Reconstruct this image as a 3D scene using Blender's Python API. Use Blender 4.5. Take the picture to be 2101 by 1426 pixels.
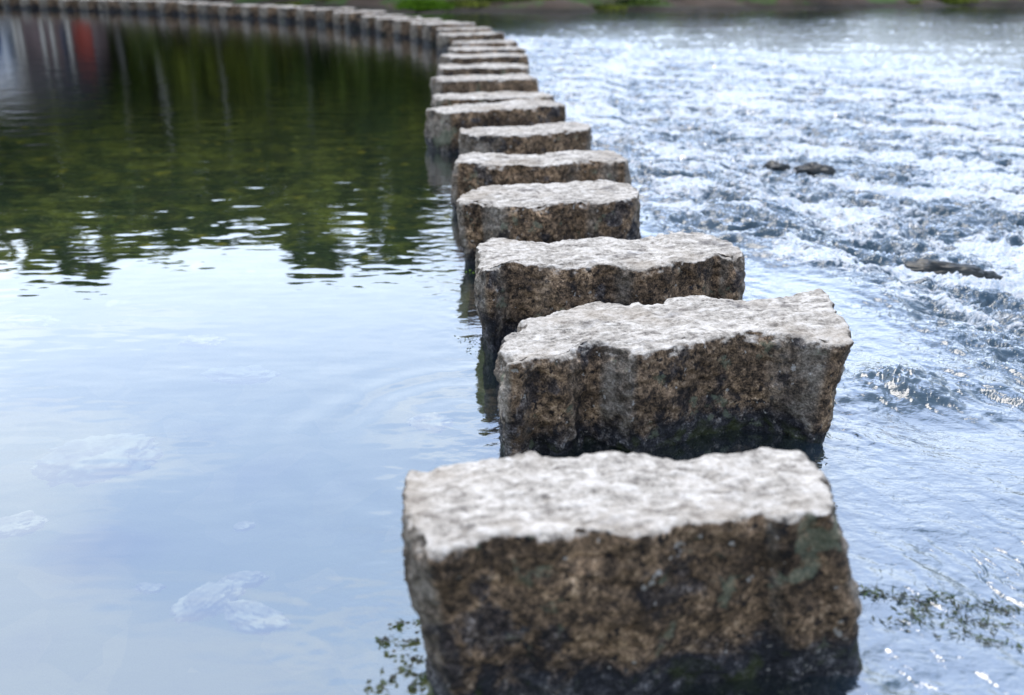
import bpy, math, random
import numpy as np
from math import radians as R, sin, cos, tan, pi
from mathutils import Vector

for o in list(bpy.data.objects): bpy.data.objects.remove(o)
C = bpy.context.scene
COL = C.collection

# ------------------------------------------------------------------ camera
CAM_H, PITCH, LENS = 1.40, R(20.97), 35.0
cd = bpy.data.cameras.new('camera'); cam = bpy.data.objects.new('camera', cd); COL.objects.link(cam)
cam.location = (0, 0, CAM_H); cam.rotation_euler = (R(90) - PITCH, 0, 0)
cd.lens = LENS; cd.sensor_width = 36; cd.sensor_fit = 'HORIZONTAL'
cd.clip_start = 0.05; cd.clip_end = 3000
cd.dof.use_dof = True; cd.dof.focus_distance = 3.45; cd.dof.aperture_fstop = 1.8
C.camera = cam
C.render.resolution_x = 1024; C.render.resolution_y = 695
C.render.engine = 'CYCLES'
C.cycles.use_denoising = True
C.cycles.max_bounces = 8; C.cycles.transparent_max_bounces = 12
C.cycles.caustics_reflective = False; C.cycles.caustics_refractive = False
C.cycles.sample_clamp_indirect = 6
C.view_settings.view_transform = 'Standard'; C.view_settings.look = 'None'
C.view_settings.exposure = 0.5; C.view_settings.gamma = 1

# ------------------------------------------------------------------ node helper
class NT:
    def __init__(s, nt): s.nt = nt; nt.nodes.clear()
    def n(s, t, **k):
        nd = s.nt.nodes.new(t)
        ins = k.pop('ins', {})
        for a, b in k.items(): setattr(nd, a, b)
        for a, b in ins.items(): s.put(nd.inputs[a], b)
        return nd
    def put(s, sock, v):
        if hasattr(v, 'is_linked') or isinstance(v, bpy.types.NodeSocket): s.nt.links.new(v, sock)
        elif isinstance(v, (tuple, list)) and len(v) == 3 and len(sock.default_value) == 4: sock.default_value = (*v, 1)
        else: sock.default_value = v
    def m(s, op, a, b=None, c=None, clamp=False):
        nd = s.nt.nodes.new('ShaderNodeMath'); nd.operation = op; nd.use_clamp = clamp
        for i, v in enumerate((a, b, c)):
            if v is not None: s.put(nd.inputs[i], v)
        return nd.outputs[0]
    def ss(s, v, a, b, lo=0.0, hi=1.0):
        nd = s.nt.nodes.new('ShaderNodeMapRange'); nd.interpolation_type = 'SMOOTHSTEP'
        s.put(nd.inputs['Value'], v); nd.inputs['From Min'].default_value = a; nd.inputs['From Max'].default_value = b
        nd.inputs['To Min'].default_value = lo; nd.inputs['To Max'].default_value = hi
        return nd.outputs[0]
    def mix(s, f, a, b, blend='MIX'):
        nd = s.nt.nodes.new('ShaderNodeMix'); nd.data_type = 'RGBA'; nd.blend_type = blend
        s.put(nd.inputs[0], f); s.put(nd.inputs[6], a); s.put(nd.inputs[7], b)
        return nd.outputs[2]
    def noise(s, vec, sc, det=3, rough=.5, w=None, dist=0.0, typ='FBM'):
        nd = s.nt.nodes.new('ShaderNodeTexNoise'); nd.noise_type = typ
        if w is not None: nd.noise_dimensions = '4D'; s.put(nd.inputs['W'], w)
        s.put(nd.inputs['Vector'], vec); nd.inputs['Scale'].default_value = sc
        nd.inputs['Detail'].default_value = det; nd.inputs['Roughness'].default_value = rough
        nd.inputs['Distortion'].default_value = dist
        return nd.outputs[0]
    def ramp(s, f, stops, interp='LINEAR'):
        nd = s.nt.nodes.new('ShaderNodeValToRGB'); s.put(nd.inputs[0], f)
        cr = nd.color_ramp; cr.interpolation = interp
        while len(cr.elements) < len(stops): cr.elements.new(.5)
        for e, (p, c) in zip(cr.elements, stops): e.position = p; e.color = (*c, 1)
        return nd.outputs[0]
    def scale(s, vec, v, rot=0):
        nd = s.nt.nodes.new('ShaderNodeMapping'); s.put(nd.inputs['Vector'], vec)
        nd.inputs['Scale'].default_value = v; nd.inputs['Rotation'].default_value = (0, 0, rot)
        return nd.outputs[0]
def new_mat(name):
    m = bpy.data.materials.new(name); m.use_nodes = True
    return m, NT(m.node_tree)

# ------------------------------------------------------------------ world: thin bright cloud over blue
SUN_EL, SUN_AZ = R(69), R(12)        # azimuth measured from +Y (view direction) towards -X
wd = bpy.data.worlds.new('World'); C.world = wd; wd.use_nodes = True
w = NT(wd.node_tree)
tc = w.n('ShaderNodeTexCoord').outputs['Generated']
sep = w.n('ShaderNodeSeparateXYZ', ins={0: tc})
sky = w.n('ShaderNodeTexSky', sky_type='NISHITA', sun_disc=False)
sky.sun_elevation = SUN_EL; sky.sun_rotation = -SUN_AZ; sky.air_density = 1.2; sky.dust_density = 1.5
zz = w.m('ADD', w.m('MAXIMUM', sep.outputs[2], 0.0), 0.10)
cx = w.m('DIVIDE', sep.outputs[0], zz); cy = w.m('DIVIDE', sep.outputs[1], zz)
cv = w.n('ShaderNodeCombineXYZ', ins={0: cx, 1: cy}).outputs[0]
cn = w.noise(w.scale(cv, (0.9, 1.0, 1), R(25)), 1.1, 5, .5, dist=.5)
cn2 = w.noise(w.scale(cv, (0.5, 2.2, 1), R(-35)), 1.5, 4, .55, dist=.3)
mask = w.ss(w.m('ADD', w.m('MULTIPLY', cn, .6), w.m('MULTIPLY', cn2, .4)), .43, .56)
low = w.ss(sep.outputs[2], .16, .62, 1, 0)               # cloud thickens to the horizon
cloudf = w.m('MAXIMUM', mask, w.m('MULTIPLY', low, .85))
ccol = w.mix(low, (7.0, 8.2, 10.6), (10.2, 11.1, 12.0))
sk = w.mix(1.0, sky.outputs[0], (1.35, 1.55, 1.75), 'MULTIPLY')
sk = w.mix(.55, sk, (5.5, 6.9, 10.0))
full = w.mix(w.m('MULTIPLY', cloudf, .8), sk, ccol)
# brighter part of the cloud sheet around the veiled sun, ahead of the camera
sd = Vector((-sin(SUN_AZ), cos(SUN_AZ), tan(R(30)))).normalized()
dt = w.n('ShaderNodeVectorMath', operation='DOT_PRODUCT', ins={0: tc, 1: tuple(sd)}).outputs['Value']
lobe = w.m('MULTIPLY', w.ss(dt, .1, 1.0), .75)
bg = w.n('ShaderNodeBackground', ins={0: full, 1: w.m('MULTIPLY', w.m('ADD', .85, lobe), .085)})
w.n('ShaderNodeOutputWorld', ins={0: bg.outputs[0]})

sl = bpy.data.lights.new('sun', 'SUN'); so = bpy.data.objects.new('sun', sl); COL.objects.link(so)
sl.energy = 1.5; sl.angle = R(30); sl.color = (1, .90, .76)
sdir = Vector((-sin(SUN_AZ) * cos(SUN_EL), cos(SUN_AZ) * cos(SUN_EL), sin(SUN_EL)))
so.rotation_euler = (-sdir).to_track_quat('-Z', 'Y').to_euler(); so.location = (0, 0, 20)

# ------------------------------------------------------------------ helpers
FPX = 2101 * LENS / 36
def P(px, py, z=0.0):
    """point of the place at height z that the photograph shows at px, py (2101x1426)"""
    dx, dy = px - 1050.5, py - 713
    d = (dx, cos(PITCH) * FPX - sin(PITCH) * dy, -sin(PITCH) * FPX - cos(PITCH) * dy)
    t = (z - CAM_H) / d[2]
    return d[0] * t, d[1] * t
def hsh(ix, iy, iz, seed):
    h = (ix.astype(np.int64) * 374761393 + iy.astype(np.int64) * 668265263 + iz.astype(np.int64) * 2147483647 + seed * 974634777) & 0xffffffff
    h = ((h ^ (h >> 13)) * 1274126177) & 0xffffffff
    return ((h ^ (h >> 16)) & 0xffff) / 32767.5 - 1.0
def hsh2(ix, iy, iz, seed): return hsh(ix + 71, iy - 33, iz + 19, seed + 101)
def hsh3(ix, iy, iz, seed): return hsh(ix - 57, iy + 91, iz - 43, seed + 211)
def gn(x, y, z, seed=0):
    """gradient noise about -1..1"""
    x0, y0, z0 = np.floor(x), np.floor(y), np.floor(z)
    fx, fy, fz = x - x0, y - y0, z - z0
    ux, uy, uz = (f * f * f * (f * (f * 6 - 15) + 10) for f in (fx, fy, fz))
    r = 0
    for i in (0, 1):
        for j in (0, 1):
            for k in (0, 1):
                a, b, c = x0 + i, y0 + j, z0 + k
                g = hsh(a, b, c, seed) * (fx - i) + hsh2(a, b, c, seed) * (fy - j) + hsh3(a, b, c, seed) * (fz - k)
                r = r + g * (ux if i else 1 - ux) * (uy if j else 1 - uy) * (uz if k else 1 - uz)
    return r * 1.6
def gn2(x, y, seed=0):
    x0, y0 = np.floor(x), np.floor(y); fx, fy = x - x0, y - y0
    ux, uy = (f * f * f * (f * (f * 6 - 15) + 10) for f in (fx, fy))
    zi = np.zeros_like(x0); r = 0
    for i in (0, 1):
        for j in (0, 1):
            a, b = x0 + i, y0 + j
            g = hsh(a, b, zi, seed) * (fx - i) + hsh2(a, b, zi, seed) * (fy - j)
            r = r + g * (ux if i else 1 - ux) * (uy if j else 1 - uy)
    return r * 1.8
def fbm2(x, y, seed=0, o=4, g=.5):
    r, a, f = 0, 1, 1
    for k in range(o): r = r + a * gn2(x * f, y * f, seed + k * 7); a *= g; f *= 2.03
    return r
def fbm(x, y, z, seed=0, o=3, g=.5):
    r, a, f = 0, 1, 1
    for k in range(o): r = r + a * gn(x * f, y * f, z * f, seed + k * 7); a *= g; f *= 2.03
    return r
def sst(x, a, b):
    t = np.clip((x - a) / (b - a), 0, 1); return t * t * (3 - 2 * t)
def mesh_np(name, v, f, mat, parent=None, smooth=True, col=None):
    me = bpy.data.meshes.new(name)
    me.vertices.add(len(v)); me.vertices.foreach_set('co', np.asarray(v, np.float32).ravel())
    f = np.asarray(f, np.int32); k = f.shape[1]
    me.loops.add(f.size); me.loops.foreach_set('vertex_index', f.ravel())
    me.polygons.add(len(f)); me.polygons.foreach_set('loop_start', np.arange(0, f.size, k, dtype=np.int32))
    me.update(calc_edges=True); me.validate()
    if smooth: me.polygons.foreach_set('use_smooth', np.ones(len(me.polygons), bool))
    me.materials.append(mat)
    o = bpy.data.objects.new(name, me); COL.objects.link(o)
    if parent: o.parent = parent
    return o
def attr(o, name, val):
    a = o.data.attributes.new(name, 'FLOAT', 'POINT'); a.data.foreach_set('value', np.asarray(val, np.float32).ravel())
def tag(o, label=None, cat=None, group=None, kind=None):
    for k, v in (('label', label), ('category', cat), ('group', group), ('kind', kind)):
        if v: o[k] = v
    return o
def empty(name, loc, rz=0):
    e = bpy.data.objects.new(name, None); COL.objects.link(e); e.location = loc; e.rotation_euler = (0, 0, rz); e.empty_display_size = .2
    return e
def copy_tree(o, parent=None):
    c = o.copy(); COL.objects.link(c); c.parent = parent
    for ch in [x for x in COL.objects if x.parent == o]: copy_tree(ch, c)
    return c
def grid_faces(nr, nc, wrap=False):
    i = np.arange(nr - 1)[:, None]; j = np.arange(nc if wrap else nc - 1)[None, :]
    a = i * nc + j; b = i * nc + (j + 1) % nc
    return np.stack([a, b, b + nc, a + nc], -1).reshape(-1, 4)

# ------------------------------------------------------------------ materials
def stone_material():
    m, n = new_mat('weathered granite')
    oc = n.n('ShaderNodeTexCoord').outputs['Object']
    rnd = n.n('ShaderNodeObjectInfo').outputs['Random']; W = n.m('MULTIPLY', rnd, 23.0)
    geo = n.n('ShaderNodeNewGeometry')
    nz = n.n('ShaderNodeSeparateXYZ', ins={0: geo.outputs['Normal']}).outputs[2]
    oz = n.n('ShaderNodeSeparateXYZ', ins={0: oc}).outputs[2]
    big = n.noise(oc, 3.2, 3, .55, W); med = n.noise(oc, 13, 4, .6, W, .6); fine = n.noise(oc, 55, 3, .65, W); grain = n.noise(oc, 170, 2, .6, W)
    flat = n.noise(n.scale(oc, (14, 26, 30), R(8)), 1.0, 5, .62, W, .8)
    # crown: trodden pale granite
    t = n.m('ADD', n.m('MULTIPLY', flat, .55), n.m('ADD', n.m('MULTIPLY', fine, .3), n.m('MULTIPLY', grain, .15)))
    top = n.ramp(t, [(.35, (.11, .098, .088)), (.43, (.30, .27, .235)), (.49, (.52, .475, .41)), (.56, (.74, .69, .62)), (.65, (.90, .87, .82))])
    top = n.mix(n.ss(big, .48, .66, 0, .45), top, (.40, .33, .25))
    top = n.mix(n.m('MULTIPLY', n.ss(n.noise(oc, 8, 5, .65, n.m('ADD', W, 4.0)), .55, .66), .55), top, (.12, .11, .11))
    # flanks: brown with black film
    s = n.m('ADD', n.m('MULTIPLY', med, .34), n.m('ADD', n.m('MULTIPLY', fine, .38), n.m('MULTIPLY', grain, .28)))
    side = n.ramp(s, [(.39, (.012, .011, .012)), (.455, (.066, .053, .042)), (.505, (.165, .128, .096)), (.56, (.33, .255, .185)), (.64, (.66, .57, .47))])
    blk = n.ramp(s, [(.40, (.004, .004, .006)), (.49, (.020, .021, .028)), (.55, (.085, .082, .088)), (.63, (.38, .37, .37))])
    side = n.mix(1.0, side, n.ramp(n.noise(oc, 5, 3, .5, n.m('ADD', W, 7.0)), [(.35, (.55, .52, .50)), (.62, (1.5, 1.4, 1.28))]), 'MULTIPLY')
    spk = n.ss(n.noise(oc, 46, 4, .6, n.m('ADD', W, 3.0)), .54, .62)
    spk = n.m('MULTIPLY', spk, n.ss(med, .40, .56, .25, .95))
    side = n.mix(spk, side, (.010, .010, .014))
    tint = n.mix(rnd, (1.22, 1.07, .89), (1.06, 1.0, .92))
    side = n.mix(1.0, side, tint, 'MULTIPLY')
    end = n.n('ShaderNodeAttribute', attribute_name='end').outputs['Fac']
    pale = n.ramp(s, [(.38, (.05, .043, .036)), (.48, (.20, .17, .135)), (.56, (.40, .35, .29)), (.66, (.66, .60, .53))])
    side = n.mix(n.m('MULTIPLY', end, n.ss(med, .35, .55, .35, .9)), side, pale)  # drier ends, also painted paler to put the fronts' shade into the colour
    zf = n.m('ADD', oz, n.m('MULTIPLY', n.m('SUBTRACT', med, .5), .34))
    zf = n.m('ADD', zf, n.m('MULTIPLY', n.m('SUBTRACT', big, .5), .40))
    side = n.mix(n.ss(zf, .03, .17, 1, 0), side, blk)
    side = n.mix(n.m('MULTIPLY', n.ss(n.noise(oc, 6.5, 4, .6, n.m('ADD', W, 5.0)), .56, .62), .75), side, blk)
    wsp = n.ss(n.noise(oc, 34, 3, .6, n.m('ADD', W, 6.0)), .655, .69)
    side = n.mix(n.m('MULTIPLY', wsp, .8), side, (.55, .52, .47))
    la = n.n('ShaderNodeAttribute', attribute_name='lichen').outputs['Fac']
    lich = n.ss(n.m('ADD', n.noise(oc, 10, 5, .65, n.m('ADD', W, 9.0)), n.m('MULTIPLY', la, .105)), .60, .66)
    side = n.mix(n.m('MULTIPLY', lich, .55), side, n.mix(grain, (.10, .125, .055), (.36, .40, .30)))
    moss = n.m('MULTIPLY', n.ss(zf, -.02, .05, 1, 0), n.ss(n.noise(oc, 9, 3, .6, n.m('ADD', W, 2.0)), .5, .6))
    side = n.mix(n.m('MULTIPLY', moss, .6), side, (.05, .065, .012))
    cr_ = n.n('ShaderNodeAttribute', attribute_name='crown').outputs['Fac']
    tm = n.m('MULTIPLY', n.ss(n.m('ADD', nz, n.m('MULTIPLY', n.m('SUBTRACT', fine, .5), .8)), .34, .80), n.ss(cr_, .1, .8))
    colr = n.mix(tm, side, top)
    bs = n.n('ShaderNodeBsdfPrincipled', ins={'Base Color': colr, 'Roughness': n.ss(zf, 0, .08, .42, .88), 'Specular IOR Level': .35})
    h = n.m('ADD', n.m('MULTIPLY', fine, .55), n.m('MULTIPLY', grain, .30))
    h = n.m('ADD', h, n.m('MULTIPLY', flat, .5))
    bp = n.n('ShaderNodeBump', ins={'Height': h, 'Strength': 1.0, 'Distance': .013})
    n.put(bs.inputs['Normal'], bp.outputs[0])
    n.n('ShaderNodeOutputMaterial', ins={0: bs.outputs[0]})
    return m

def water_material():
    m, n = new_mat('river water')
    pos = n.n('ShaderNodeNewGeometry').outputs['Position']
    T = n.n('ShaderNodeAttribute', attribute_name='turbulence').outputs['Fac']
    F = n.n('ShaderNodeAttribute', attribute_name='foam').outputs['Fac']
    Rp = n.n('ShaderNodeAttribute', attribute_name='ripple').outputs['Fac']
    # small ripples
    a = n.noise(n.scale(pos, (7, 16, 1), R(-30)), 1.0, 4, .55, dist=.5)
    b = n.noise(n.scale(pos, (22, 34, 1), R(-40)), 1.0, 3, .55, dist=.8)
    c = n.noise(n.scale(pos, (1.6, 4.6, 1), R(4)), 1.0, 3, .55, dist=.2)
    hh = n.m('ADD', n.m('MULTIPLY', n.m('MULTIPLY', a, Rp), .020), n.m('MULTIPLY', n.m('MULTIPLY', b, Rp), .008))
    hh = n.m('ADD', hh, n.m('MULTIPLY', c, .0006))
    bump = n.n('ShaderNodeBump', ins={'Height': hh, 'Strength': 1.0, 'Distance': 1.0}).outputs[0]
    fr = n.n('ShaderNodeFresnel', ins={'IOR': 1.36, 'Normal': bump}).outputs[0]
    calm = n.m('SUBTRACT', n.m('ADD', 1.0, n.m('MULTIPLY', n.ss(Rp, .1, .4), .16)), n.m('MULTIPLY', T, .75))
    wz = n.n('ShaderNodeSeparateXYZ', ins={0: bump}).outputs[2]
    calm = n.m('MULTIPLY', calm, n.ss(wz, .93, .998, .12, 1))
    fac = n.m('ADD', n.m('MULTIPLY', calm, .275), n.m('MULTIPLY', fr, 1.35), clamp=True)
    gl = n.n('ShaderNodeBsdfGlossy', ins={'Color': (.97, .98, 1.0), 'Roughness': .015, 'Normal': bump}).outputs[0]
    tr = n.n('ShaderNodeBsdfTransparent', ins={'Color': (.76, .83, .76)}).outputs[0]
    body = n.n('ShaderNodeBsdfDiffuse', ins={'Color': (.05, .10, .145)}).outputs[0]
    under = n.n('ShaderNodeMixShader', ins={0: n.m('ADD', .10, n.m('MULTIPLY', n.m('MAXIMUM', T, n.ss(Rp, .1, .4)), .65)), 1: tr, 2: body}).outputs[0]
    wat = n.n('ShaderNodeMixShader', ins={0: fac, 1: under, 2: gl}).outputs[0]
    fn = n.noise(n.scale(pos, (9, 17, 9), R(-35)), 1.0, 6, .68, dist=1.3)
    fn2 = n.noise(n.scale(pos, (46, 60, 30), R(-35)), 1.0, 3, .6, dist=.5)
    fm = n.m('ADD', F, n.m('ADD', n.m('MULTIPLY', n.m('SUBTRACT', fn, .5), 2.2), n.m('MULTIPLY', n.m('SUBTRACT', fn2, .5), .9)))
    fm = n.m('MULTIPLY', n.ss(fm, .44, .86), n.ss(F, .02, .25))
    fcol = n.mix(n.ss(fn2, .35, .6), (.64, .76, .88), (.95, .96, .97))
    fb = n.n('ShaderNodeBump', ins={'Height': n.m('ADD', fn2, fn), 'Strength': .8, 'Distance': .02}).outputs[0]
    fo = n.n('ShaderNodeBsdfPrincipled', ins={'Base Color': fcol, 'Roughness': .4, 'Normal': fb}).outputs[0]
    out = n.n('ShaderNodeMixShader', ins={0: n.m('MULTIPLY', fm, .9), 1: wat, 2: fo}).outputs[0]
    n.n('ShaderNodeOutputMaterial', ins={0: out})
    return m

def ground_material():
    m, n = new_mat('river bed and bank')
    pos = n.n('ShaderNodeNewGeometry').outputs['Position']
    z = n.n('ShaderNodeSeparateXYZ', ins={0: pos}).outputs[2]
    wv = n.n('ShaderNodeVectorMath', operation='ADD', ins={0: pos, 1: n.n('ShaderNodeVectorMath', operation='SCALE', ins={0: n.n('ShaderNodeTexNoise', ins={'Scale': 9.0}).outputs[1], 'Scale': .16}).outputs[0]}).outputs[0]
    vo = n.n('ShaderNodeTexVoronoi', ins={'Vector': wv, 'Scale': 6.0, 'Randomness': 1.0})
    vo2 = n.n('ShaderNodeTexVoronoi', ins={'Vector': pos, 'Scale': 3.3, 'Randomness': 1.0})
    vr = n.n('ShaderNodeSeparateColor', ins={0: vo.outputs['Color']})
    vr2 = n.n('ShaderNodeSeparateColor', ins={0: vo2.outputs['Color']})
    nb = n.noise(pos, .7, 4, .6)
    bed = n.mix(nb, (.045, .07, .015), (.16, .18, .03))
    bed = n.mix(n.ss(vr.outputs[0], .4, .9, 0, .8), bed, (.20, .19, .06))
    zb = n.ss(z, -.25, -.15, 1, 0)
    yy = n.n('ShaderNodeSeparateXYZ', ins={0: pos}).outputs[1]
    drift = n.ss(n.m('ADD', yy, n.m('MULTIPLY', nb, 3.0)), 6.2, 8.0)
    drift = n.m('MULTIPLY', drift, zb)
    bed = n.mix(n.m('MULTIPLY', drift, .6), bed, n.mix(n.ss(n.m('ADD', n.m('MULTIPLY', n.noise(pos, 4.5, 4, .62), .6), n.m('MULTIPLY', n.noise(pos, 1.1, 3, .5), .4)), .46, .64), (.016, .045, .010), (.42, .44, .05)))
    leaf = n.m('MULTIPLY', drift, n.m('MULTIPLY', n.m('MULTIPLY', n.ss(vr.outputs[1], .66, .72), n.ss(n.noise(pos, 1.7, 3, .5), .45, .58)), n.ss(vo.outputs['Distance'], .2, .34, 1, 0)))
    leaf = n.m('MULTIPLY', leaf, n.ss(z, -.25, -.15, 1, 0))
    bed = n.mix(leaf, bed, (.62, .52, .05))
    pale = n.m('MULTIPLY', n.ss(vr2.outputs[2], .86, .88), n.ss(vo2.outputs['Distance'], .25, .38, 1, 0))
    bed = n.mix(n.m('MULTIPLY', pale, .0), bed, (.40, .38, .28))
    soil = n.mix(n.noise(pos, 2.2, 5, .65), (.018, .012, .009), (.12, .08, .055))
    grass = n.mix(n.noise(pos, 6, 4, .6), (.02, .05, .008), (.07, .13, .02))
    land = n.mix(n.ss(n.noise(pos, .5, 4, .6), .50, .62), soil, grass)
    bed = n.mix(n.ss(z, -.3, -.12), bed, (.03, .024, .016))
    colr = n.mix(n.ss(z, -.02, .06), bed, land)
    bs = n.n('ShaderNodeBsdfPrincipled', ins={'Base Color': colr, 'Roughness': .85})
    bp = n.n('ShaderNodeBump', ins={'Height': n.noise(pos, 20, 3, .6), 'Strength': .6, 'Distance': .03})
    n.put(bs.inputs['Normal'], bp.outputs[0])
    n.n('ShaderNodeOutputMaterial', ins={0: bs.outputs[0]})
    return m

def simple(name, c1, c2, sc=20, rough=.7, bump=.01, rnd=0.0):
    m, n = new_mat(name)
    oc = n.n('ShaderNodeTexCoord').outputs['Object']
    nf = n.noise(oc, sc, 4, .6)
    c = n.mix(n.ss(nf, .35, .65), c1, c2)
    if rnd:
        r = n.n('ShaderNodeNewGeometry').outputs['Random Per Island']
        c = n.mix(1.0, c, n.ramp(r, [(0, (1 - rnd,) * 3), (1, (1 + rnd, 1 + rnd, 1))]), 'MULTIPLY')
    bs = n.n('ShaderNodeBsdfPrincipled', ins={'Base Color': c, 'Roughness': rough, 'Specular IOR Level': .5 if rough < .55 else .12})
    if bump:
        n.put(bs.inputs['Normal'], n.n('ShaderNodeBump', ins={'Height': nf, 'Strength': .8, 'Distance': bump}).outputs[0])
    n.n('ShaderNodeOutputMaterial', ins={0: bs.outputs[0]})
    return m

M_STONE = stone_material(); M_WATER = water_material(); M_GROUND = ground_material()
M_ROCK = simple('wet dark rock', (.006, .008, .008), (.026, .032, .030), 12, .4, .006)
M_MOSSROCK = simple('olive brown sunken rock', (.10, .085, .03), (.34, .32, .14), 16, .7, .01)
M_SUNK = simple('pale sunken rock', (.26, .23, .16), (.62, .57, .42), 14, .8, .01)
M_SUNK2 = simple('grey green sunken rock', (.18, .19, .13), (.46, .46, .33), 9, .8, .01)
M_BARK = simple('bark', (.03, .024, .018), (.13, .11, .09), 12, .9, .03)
M_PALEBARK = simple('pale bark', (.10, .095, .08), (.34, .33, .29), 6, .8, .02)
M_LEAF = simple('dark foliage', (.010, .026, .008), (.12, .17, .035), 1.5, .6, 0, .5)
M_LEAF2 = simple('olive foliage', (.03, .05, .010), (.27, .30, .06), 1.5, .6, 0, .5)
M_GRASS = simple('bright grass', (.05, .13, .008), (.20, .36, .03), 9, .6, 0, .4)
M_WEED = simple('water weed', (.005, .009, .005), (.035, .065, .014), 30, .5, 0, .8)
M_RED = simple('red paint', (.40, .07, .05), (.50, .11, .08), 3, .6, 0)
M_PINK = simple('pinkish render', (.22, .16, .16), (.34, .25, .24), 2, .8, .01)
M_PALE = simple('pale painted timber', (.55, .50, .42), (.70, .66, .58), 8, .7, 0)
M_SLATE = simple('dark slate', (.006, .007, .009), (.018, .02, .024), 8, .6, .01)
M_WHITE = simple('white render', (.62, .66, .70), (.80, .82, .84), 1.5, .8, .01)
M_GLASS = simple('dark window glass', (.02, .03, .05), (.05, .08, .12), 1, .1, 0)
M_BLUE = simple('blue paint', (.05, .12, .26), (.08, .18, .34), 3, .6, 0)

# ------------------------------------------------------------------ the stepping-stone row
TOP = .32
near = [  # traced crowns: back edge left to right, right end, front edge right to left, left end; then foot shifts
 dict(p=[(850,944),(872,936),(940,934),(1000,936),(1060,933),(1140,930),(1200,934),(1260,929),(1330,928),(1390,933),(1460,928),(1530,922),(1570,915),(1620,918),(1668,936),(1690,965),(1702,1000),(1722,1040),
   (1700,1052),(1655,1045),(1612,1062),(1560,1042),(1520,1056),(1470,1060),(1420,1062),(1350,1085),(1310,1092),(1250,1086),(1180,1100),(1120,1106),(1070,1100),(1020,1101),(980,1112),(930,1122),(892,1132),(858,1112),(832,1072),(826,1030),(824,995),(832,968)],
   L=.05, Rr=-.11, F=.02, seed=3, h=.41, amp=.9),
 dict(p=[(1045,680),(1075,655),(1130,640),(1180,628),(1220,614),(1270,622),(1340,620),(1400,608),(1450,610),(1530,608),(1600,604),(1640,594),(1690,592),(1706,612),(1725,650),(1750,688),
   (1738,700),(1710,704),(1660,692),(1620,686),(1560,681),(1500,687),(1450,693),(1400,707),(1340,717),(1310,724),(1270,710),(1230,701),(1190,707),(1150,730),(1100,724),(1055,745),(1036,738),(1028,715),(1031,695)],
   L=.0, Rr=.09, F=-.01, seed=11, h=.33, amp=1.0),
 dict(p=[(988,497),(1000,486),(1060,492),(1120,499),(1180,487),(1230,482),(1290,487),(1350,475),(1400,472),(1450,477),(1500,492),(1518,506),(1527,520),
   (1508,530),(1470,521),(1440,532),(1400,535),(1350,547),(1310,550),(1260,541),(1220,541),(1150,547),(1100,541),(1050,539),(1018,547),(998,558),(982,540),(979,515)],
   L=.02, Rr=.0, F=.0, seed=21, h=.33, amp=1.0),
 dict(p=[(945,402),(975,382),(1010,379),(1060,379),(1110,373),(1160,371),(1210,371),(1250,369),(1290,376),(1308,386),(1313,398),
   (1290,408),(1240,413),(1190,408),(1140,418),(1090,423),(1030,424),(985,412),(950,418),(936,412)],
   L=.04, Rr=-.02, F=.0, seed=33, h=.32, amp=1.0),
 dict(p=[(930,320),(950,311),(1000,312),(1100,315),(1180,309),(1230,305),(1270,310),(1288,325),(1284,338),(1240,330),(1200,328),(1150,338),(1100,338),(1060,335),(1020,338),(990,335),(960,333),(932,334)],
   L=.0, Rr=.0, F=.0, seed=41, h=.31, amp=1.0),
 dict(p=[(950,262),(1000,260),(1060,258),(1130,251),(1190,248),(1208,254),(1210,264),(1180,267),(1120,273),(1060,279),(1000,277),(952,272),(944,266)],
   L=.0, Rr=.0, F=.0, seed=52, h=.31, amp=1.0),
]
def quad_stone(l, r, y, h=.31, th=.46, yr=None):
    """footprint from its front edge in the photo"""
    a = np.array(P(l, y, h)); b = np.array(P(r, yr if yr else y, h))
    u = (b - a) / np.linalg.norm(b - a); nrm = np.array([-u[1], u[0]])
    return a, b, u, nrm * th
def resample(poly, n, smooth=2):
    p = np.asarray(poly, float)
    for _ in range(smooth):
        q = np.roll(p, -1, 0); p = np.stack([p * .75 + q * .25, p * .25 + q * .75], 1).reshape(-1, 2)
    q = np.vstack([p, p[:1]]); d = np.r_[0, np.cumsum(np.linalg.norm(np.diff(q, axis=0), axis=1))]
    t = np.linspace(0, d[-1], n, endpoint=False)
    return np.stack([np.interp(t, d, q[:, 0]), np.interp(t, d, q[:, 1])], 1)
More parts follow.
